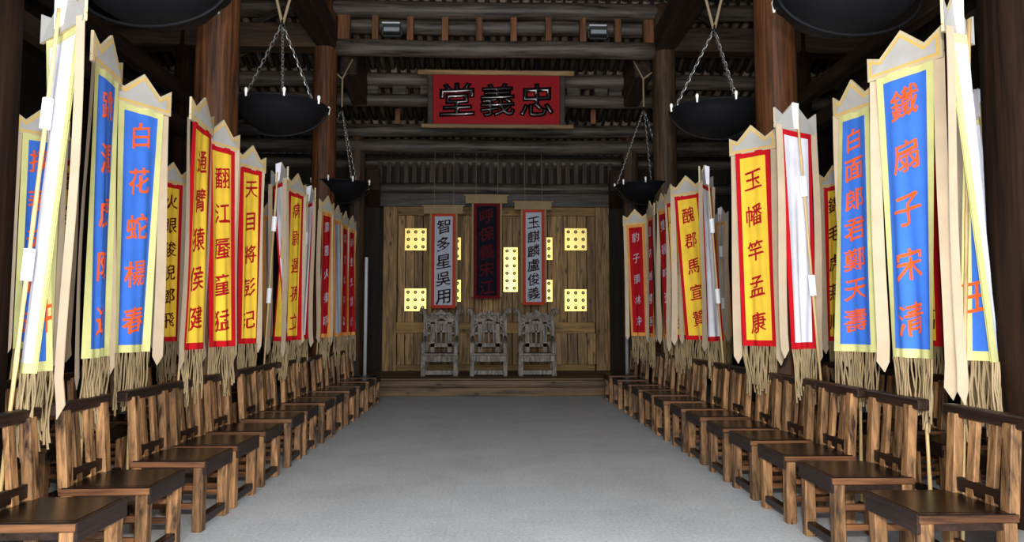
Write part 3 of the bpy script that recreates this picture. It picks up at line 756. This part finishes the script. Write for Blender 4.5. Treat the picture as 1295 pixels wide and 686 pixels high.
# ------------------------------------------------------------------ hanging fire basins
def chain_mb(p0, p1):
    p0 = Vector(p0); p1 = Vector(p1); d = p1-p0; L_ = d.length; t = d.normalized(); u = t.orthogonal().normalized(); w_ = t.cross(u)
    n = int(L_/.05); mb = MB()
    for i in range(n):
        c = p0+t*(L_*(i+.5)/n); s1, s2 = (u, w_) if i % 2 else (w_, u)
        pts = []; hl = L_/n*.72; hw = .015
        loop = [(hl*.45, hw), (hl, 0), (hl*.45, -hw), (-hl*.45, -hw), (-hl, 0), (-hl*.45, hw)]
        V = []; Fc = []
        m = len(loop)
        for (q, r_) in loop:
            cc = c+t*q+s1*r_; rad = (t*q+s1*r_).normalized()
            for k in range(3):
                an = 2*math.pi*k/3; V.append(cc+(rad*math.cos(an)+s2*math.sin(an))*.0048)
        for a_ in range(m):
            for k in range(3): Fc.append((a_*3+k, a_*3+(k+1) % 3, ((a_+1) % m)*3+(k+1) % 3, ((a_+1) % m)*3+k))
        mb.add(V, Fc)
    return mb
def basin(label, x, y, zr, zapex, arms, rot):
    O = empty('hanging_basin', (x, y, zr-.34)); tag(O, label, 'fire basin', 'hanging fire basins')
    R0 = .5
    prof_ = [(.001, 0), (.14, .005), (.26, .04), (.38, .13), (.45, .24), (R0, .325), (R0+.02, .335), (R0+.02, .355), (R0-.01, .355), (.44, .27), (.36, .15), (.24, .07), (.001, .04)]
    prof_ = [(q, z_*.8) for q, z_ in prof_]
    MB().lathe(prof_, 32).build('bowl', M['iron'], O, True)
    for k in range(8):
        an = 2*math.pi*k/8+rot; px, py = (R0+.02)*math.cos(an), (R0+.02)*math.sin(an)
        MB().lathe([(.001, -.03), (.01, -.03), (.013, .01), (.017, .03), (.019, .045), (.011, .062), (.001, .066)], 8, (px, py, .28)).build('candle_bulb', M['bulb'], O, True)
    # a curved strap under the bowl
    MB().tube([((R0+.03)*math.cos(t_), -.05*abs(math.sin(t_)), .27-.33*math.sin(t_)) for t_ in [math.pi*i/16 for i in range(17)]], .012, 6).build('strap', M['iron'], O, True)
    za_ = zapex-(zr-.34)
    for k in range(3):
        an = 2*math.pi*k/3+rot+.5
        c = chain_mb((R0*math.cos(an), R0*math.sin(an), .285), (.01*math.cos(an), .01*math.sin(an), za_)).build('chain', M['chain'], O)
    MB().tube([(0, 0, za_-.02), (0, 0, za_+.06)], .02, 8).build('hook', M['iron'], O, True)
    for arm in arms:
        MB().tube([Vector(p)-Vector(O.location) for p in arm], .017, 6).build('rope', M['rope'], O, True)
for side, s, xc in (('left', -1, None), ('right', 1, None)):
    X1 = at(355 if s < 0 else 905, 130, 7.8).x; X2 = at(443 if s < 0 else 808, 215, 12.3).x; X0 = at(192 if s < 0 else 1075, 20, 4.9).x
    zb = 6.1
    basin('black hanging fire basin partly cut by the top edge, near %s' % side, X0, 4.9, 3.84, 4.75, [[(X0, 4.9, 4.78), (s*2.75, 4.9, 6.12)]], .2)
    za = at(357, 32, 7.8).z
    basin('black hanging fire basin on chains before the %s far column' % side, X1, 7.8, 3.84, za, [[(X1, 7.8, za), (X1-.1, 7.8, za+.42), (s*2.75+.05, 7.8, 6.12)], [(X1, 7.8, za), (X1+.1, 7.8, za+.4), (s*2.75-.05 if s > 0 else s*2.6, 7.8, 6.12)]], .35 if s < 0 else .1)
    zc_ = at(433, 135, 12.25).z; px = 433 if s < 0 else 813.5
    xx = X2
    top = at(446 if s < 0 else 800, 75, 12.3); br = at(px, 100, 12.25); lo = at(422 if s < 0 else 827, 90, 12.25)
    a0 = at(px, 140, 12.25)
    basin('small-looking black fire basin hanging farthest back on the %s' % side, br.x, 12.25, 3.84, a0.z, [[(br.x, 12.25, a0.z), (br.x, 12.25, br.z), (top.x, 12.3, top.z)], [(br.x, 12.25, br.z), (lo.x, 12.25, lo.z)]], .6)

# ------------------------------------------------------------------ three armchairs on the platform
def throne(label, px0, px1):
    xa = at(px0, 476, 14.2).x; xb = at(px1, 476, 14.2).x
    O = empty('carved_armchair', ((xa+xb)/2, 14.45, PZ)); tag(O, label, 'armchair', 'carved armchairs on the platform')
    W = (xb-xa)/2; T = M['throne']
    for s in (-1, 1):
        MB().bb(s*(W-.045)-.045, s*(W-.045)+.045, -.27, -.19, 0, .66, .01).build('leg', T, O)
        mb = MB(); mb.bb(s*(W-.045)-.045, s*(W-.045)+.045, .19, .27, 0, 1.2, .01)
        mb.tube([(s*(W-.045), .23, 1.1), (s*(W-.04), .225, 1.22), (s*(W-.01), .215, 1.31), (s*(W+.04), .21, 1.33), (s*(W+.06), .21, 1.27), (s*(W+.03), .21, 1.24)], [.05, .055, .055, .045, .035, .02], 8)
        mb.build('back_post', T, O)
        MB().tube([(s*(W-.045), -.25, .64), (s*(W-.045), -.1, .67), (s*(W-.045), .1, .7), (s*(W-.045), .22, .78)], [.035, .037, .035, .03], 8).build('armrest', T, O, True)
        sd = MB(); sd.bb(s*(W-.045)-.015, s*(W-.045)+.015, -.2, .2, .1, .15); sd.bb(s*(W-.045)-.012, s*(W-.045)+.012, -.02, .02, .42, .66); sd.build('side_rail', T, O)
    MB().bb(-W+.0, W-.0, -.285, .27, .41, .455, .01).build('seat', T, O)
    MB().bb(-W+.02, W-.02, -.29, -.24, .285, .41, .01).build('seat_apron', T, O)
    MB().bb(-W+.07, W-.07, -.26, -.2, .03, .12, .008).build('foot_rail', T, O)
    # crest rail : carved cloud outline
    P = []
    for i in range(33):
        t = i/32; x = -W*.92+2*W*.92*t
        P.append((x, 1.235+.07*math.exp(-((t-.5)/.2)**2)+.022*math.cos(t*6.28*4)))
    V = []; n = len(P)
    for (x, z) in P:
        zl = 1.1+.035*math.cos((x/W+1)*3.14*2); V += [(x, .195, z), (x, .25, z), (x, .195, zl), (x, .25, zl)]
    Fc = [(0, 1, 3, 2), (4*n-4, 4*n-2, 4*n-1, 4*n-3)]
    for i in range(n-1):
        a_ = 4*i; b2 = a_+4
        Fc += [(a_, b2, b2+1, a_+1), (a_, a_+2, b2+2, b2), (a_+1, b2+1, b2+3, a_+3), (a_+2, a_+3, b2+3, b2+2)]
    cr_ = mesh('crest_rail', V, Fc, T, O)
    kn = MB()
    for x, rr in ((-.24, .035), (-.12, .045), (0, .06), (.12, .045), (.24, .035)):
        kn.tube([(x+rr*math.cos(a_*.7), .185, 1.185+rr*.7*math.sin(a_*.7)) for a_ in range(8)], .014, 6)
    kn.build('carving', T, cr_, True)
    fw_ = W*.6
    fr = MB()
    fr.bb(-fw_, fw_, .2, .245, .56, .64, .006); fr.bb(-fw_, fw_, .2, .245, 1.03, 1.1, .006)
    for x in (-fw_+.045, fw_-.045): fr.bb(x-.045, x+.045, .2, .245, .45, 1.1, .006)
    fr.build('back_frame', T, O)
    fr = MB(); fr.bb(-.02, .02, .205, .24, .63, 1.04, .004); fr.bb(-fw_+.08, fw_-.08, .205, .24, .86, .9, .004)
    for x in (-fw_*.45, fw_*.45): fr.bb(x-.015, x+.015, .21, .24, .63, .87)
    fr.build('back_lattice', T, O)
    MB().bb(-fw_+.09, -.03, .225, .235, .9, 1.03).build('back_panel', T, O)
    MB().bb(.03, fw_-.09, .225, .235, .9, 1.03).build('back_panel', T, O)
    br = MB()
    for s in (-1, 1):
        for z in (.62, .82, 1.03): br.bb(s*fw_, s*(W-.08), .205, .24, z, z+.045)
        br.tube([(s*(W-.08), .225, .5), (s*(W-.1), .225, .6), (s*fw_, .225, .64)], .022, 6)
        br.tube([(s*(W-.08), .225, .9), (s*(fw_+.06), .225, .96), (s*fw_, .225, 1.02)], .022, 6)
    br.build('back_bracket', T, O)
throne('weathered carved wooden armchair on the platform, left of three', 532, 579)
throne('weathered carved wooden armchair on the platform, middle of three', 594, 642)
throne('weathered carved wooden armchair on the platform, right of three', 656, 704)

# ------------------------------------------------------------------ small things
for side, px in (('left', 463.5), ('right', 791.5)):
    a = at(px, 325.5, 14.3); O = MB().tube([(0, 0, 0), (0, 0, a.z-.02), (0, 0, a.z)], [.034, .034, .028], 14).build('white_pipe', M['white_pipe'], None, True)
    O.location = (a.x, 13.55 if False else 14.3, 0 if abs(a.x) > 2.8 else PZ)
    if abs(a.x) <= 2.8: O.scale.z = (a.z-PZ)/a.z
    tag(O, 'upright white pipe at the %s end of the plank wall' % side, 'pipe')
for side, px in (('left', 496), ('right', 756)):
    a = at(px, 49, 11.85)
    O = empty('floodlight', (a.x, 11.84, pz(52.3, 12.0)-.01)); tag(O, 'small floodlight sitting on the roof tie beam, %s one' % side, 'lamp')
    MB().bb(-.15, .15, -.09, .06, .05, .2, .012).build('housing', M['lamp_body'], O)
    MB().bb(-.13, .13, -.1, -.085, .065, .13).build('lens', M['lamp_glass'], O)
    MB().bb(-.16, .14, -.1, .02, .2, .225, .004).build('cowl', M['white_pipe'], O)
    b2 = MB(); b2.bb(-.17, -.15, -.03, .02, 0, .15); b2.bb(.15, .17, -.03, .02, 0, .15); b2.bb(-.17, .17, -.03, .02, 0, .02); b2.build('bracket', M['lamp_body'], O)
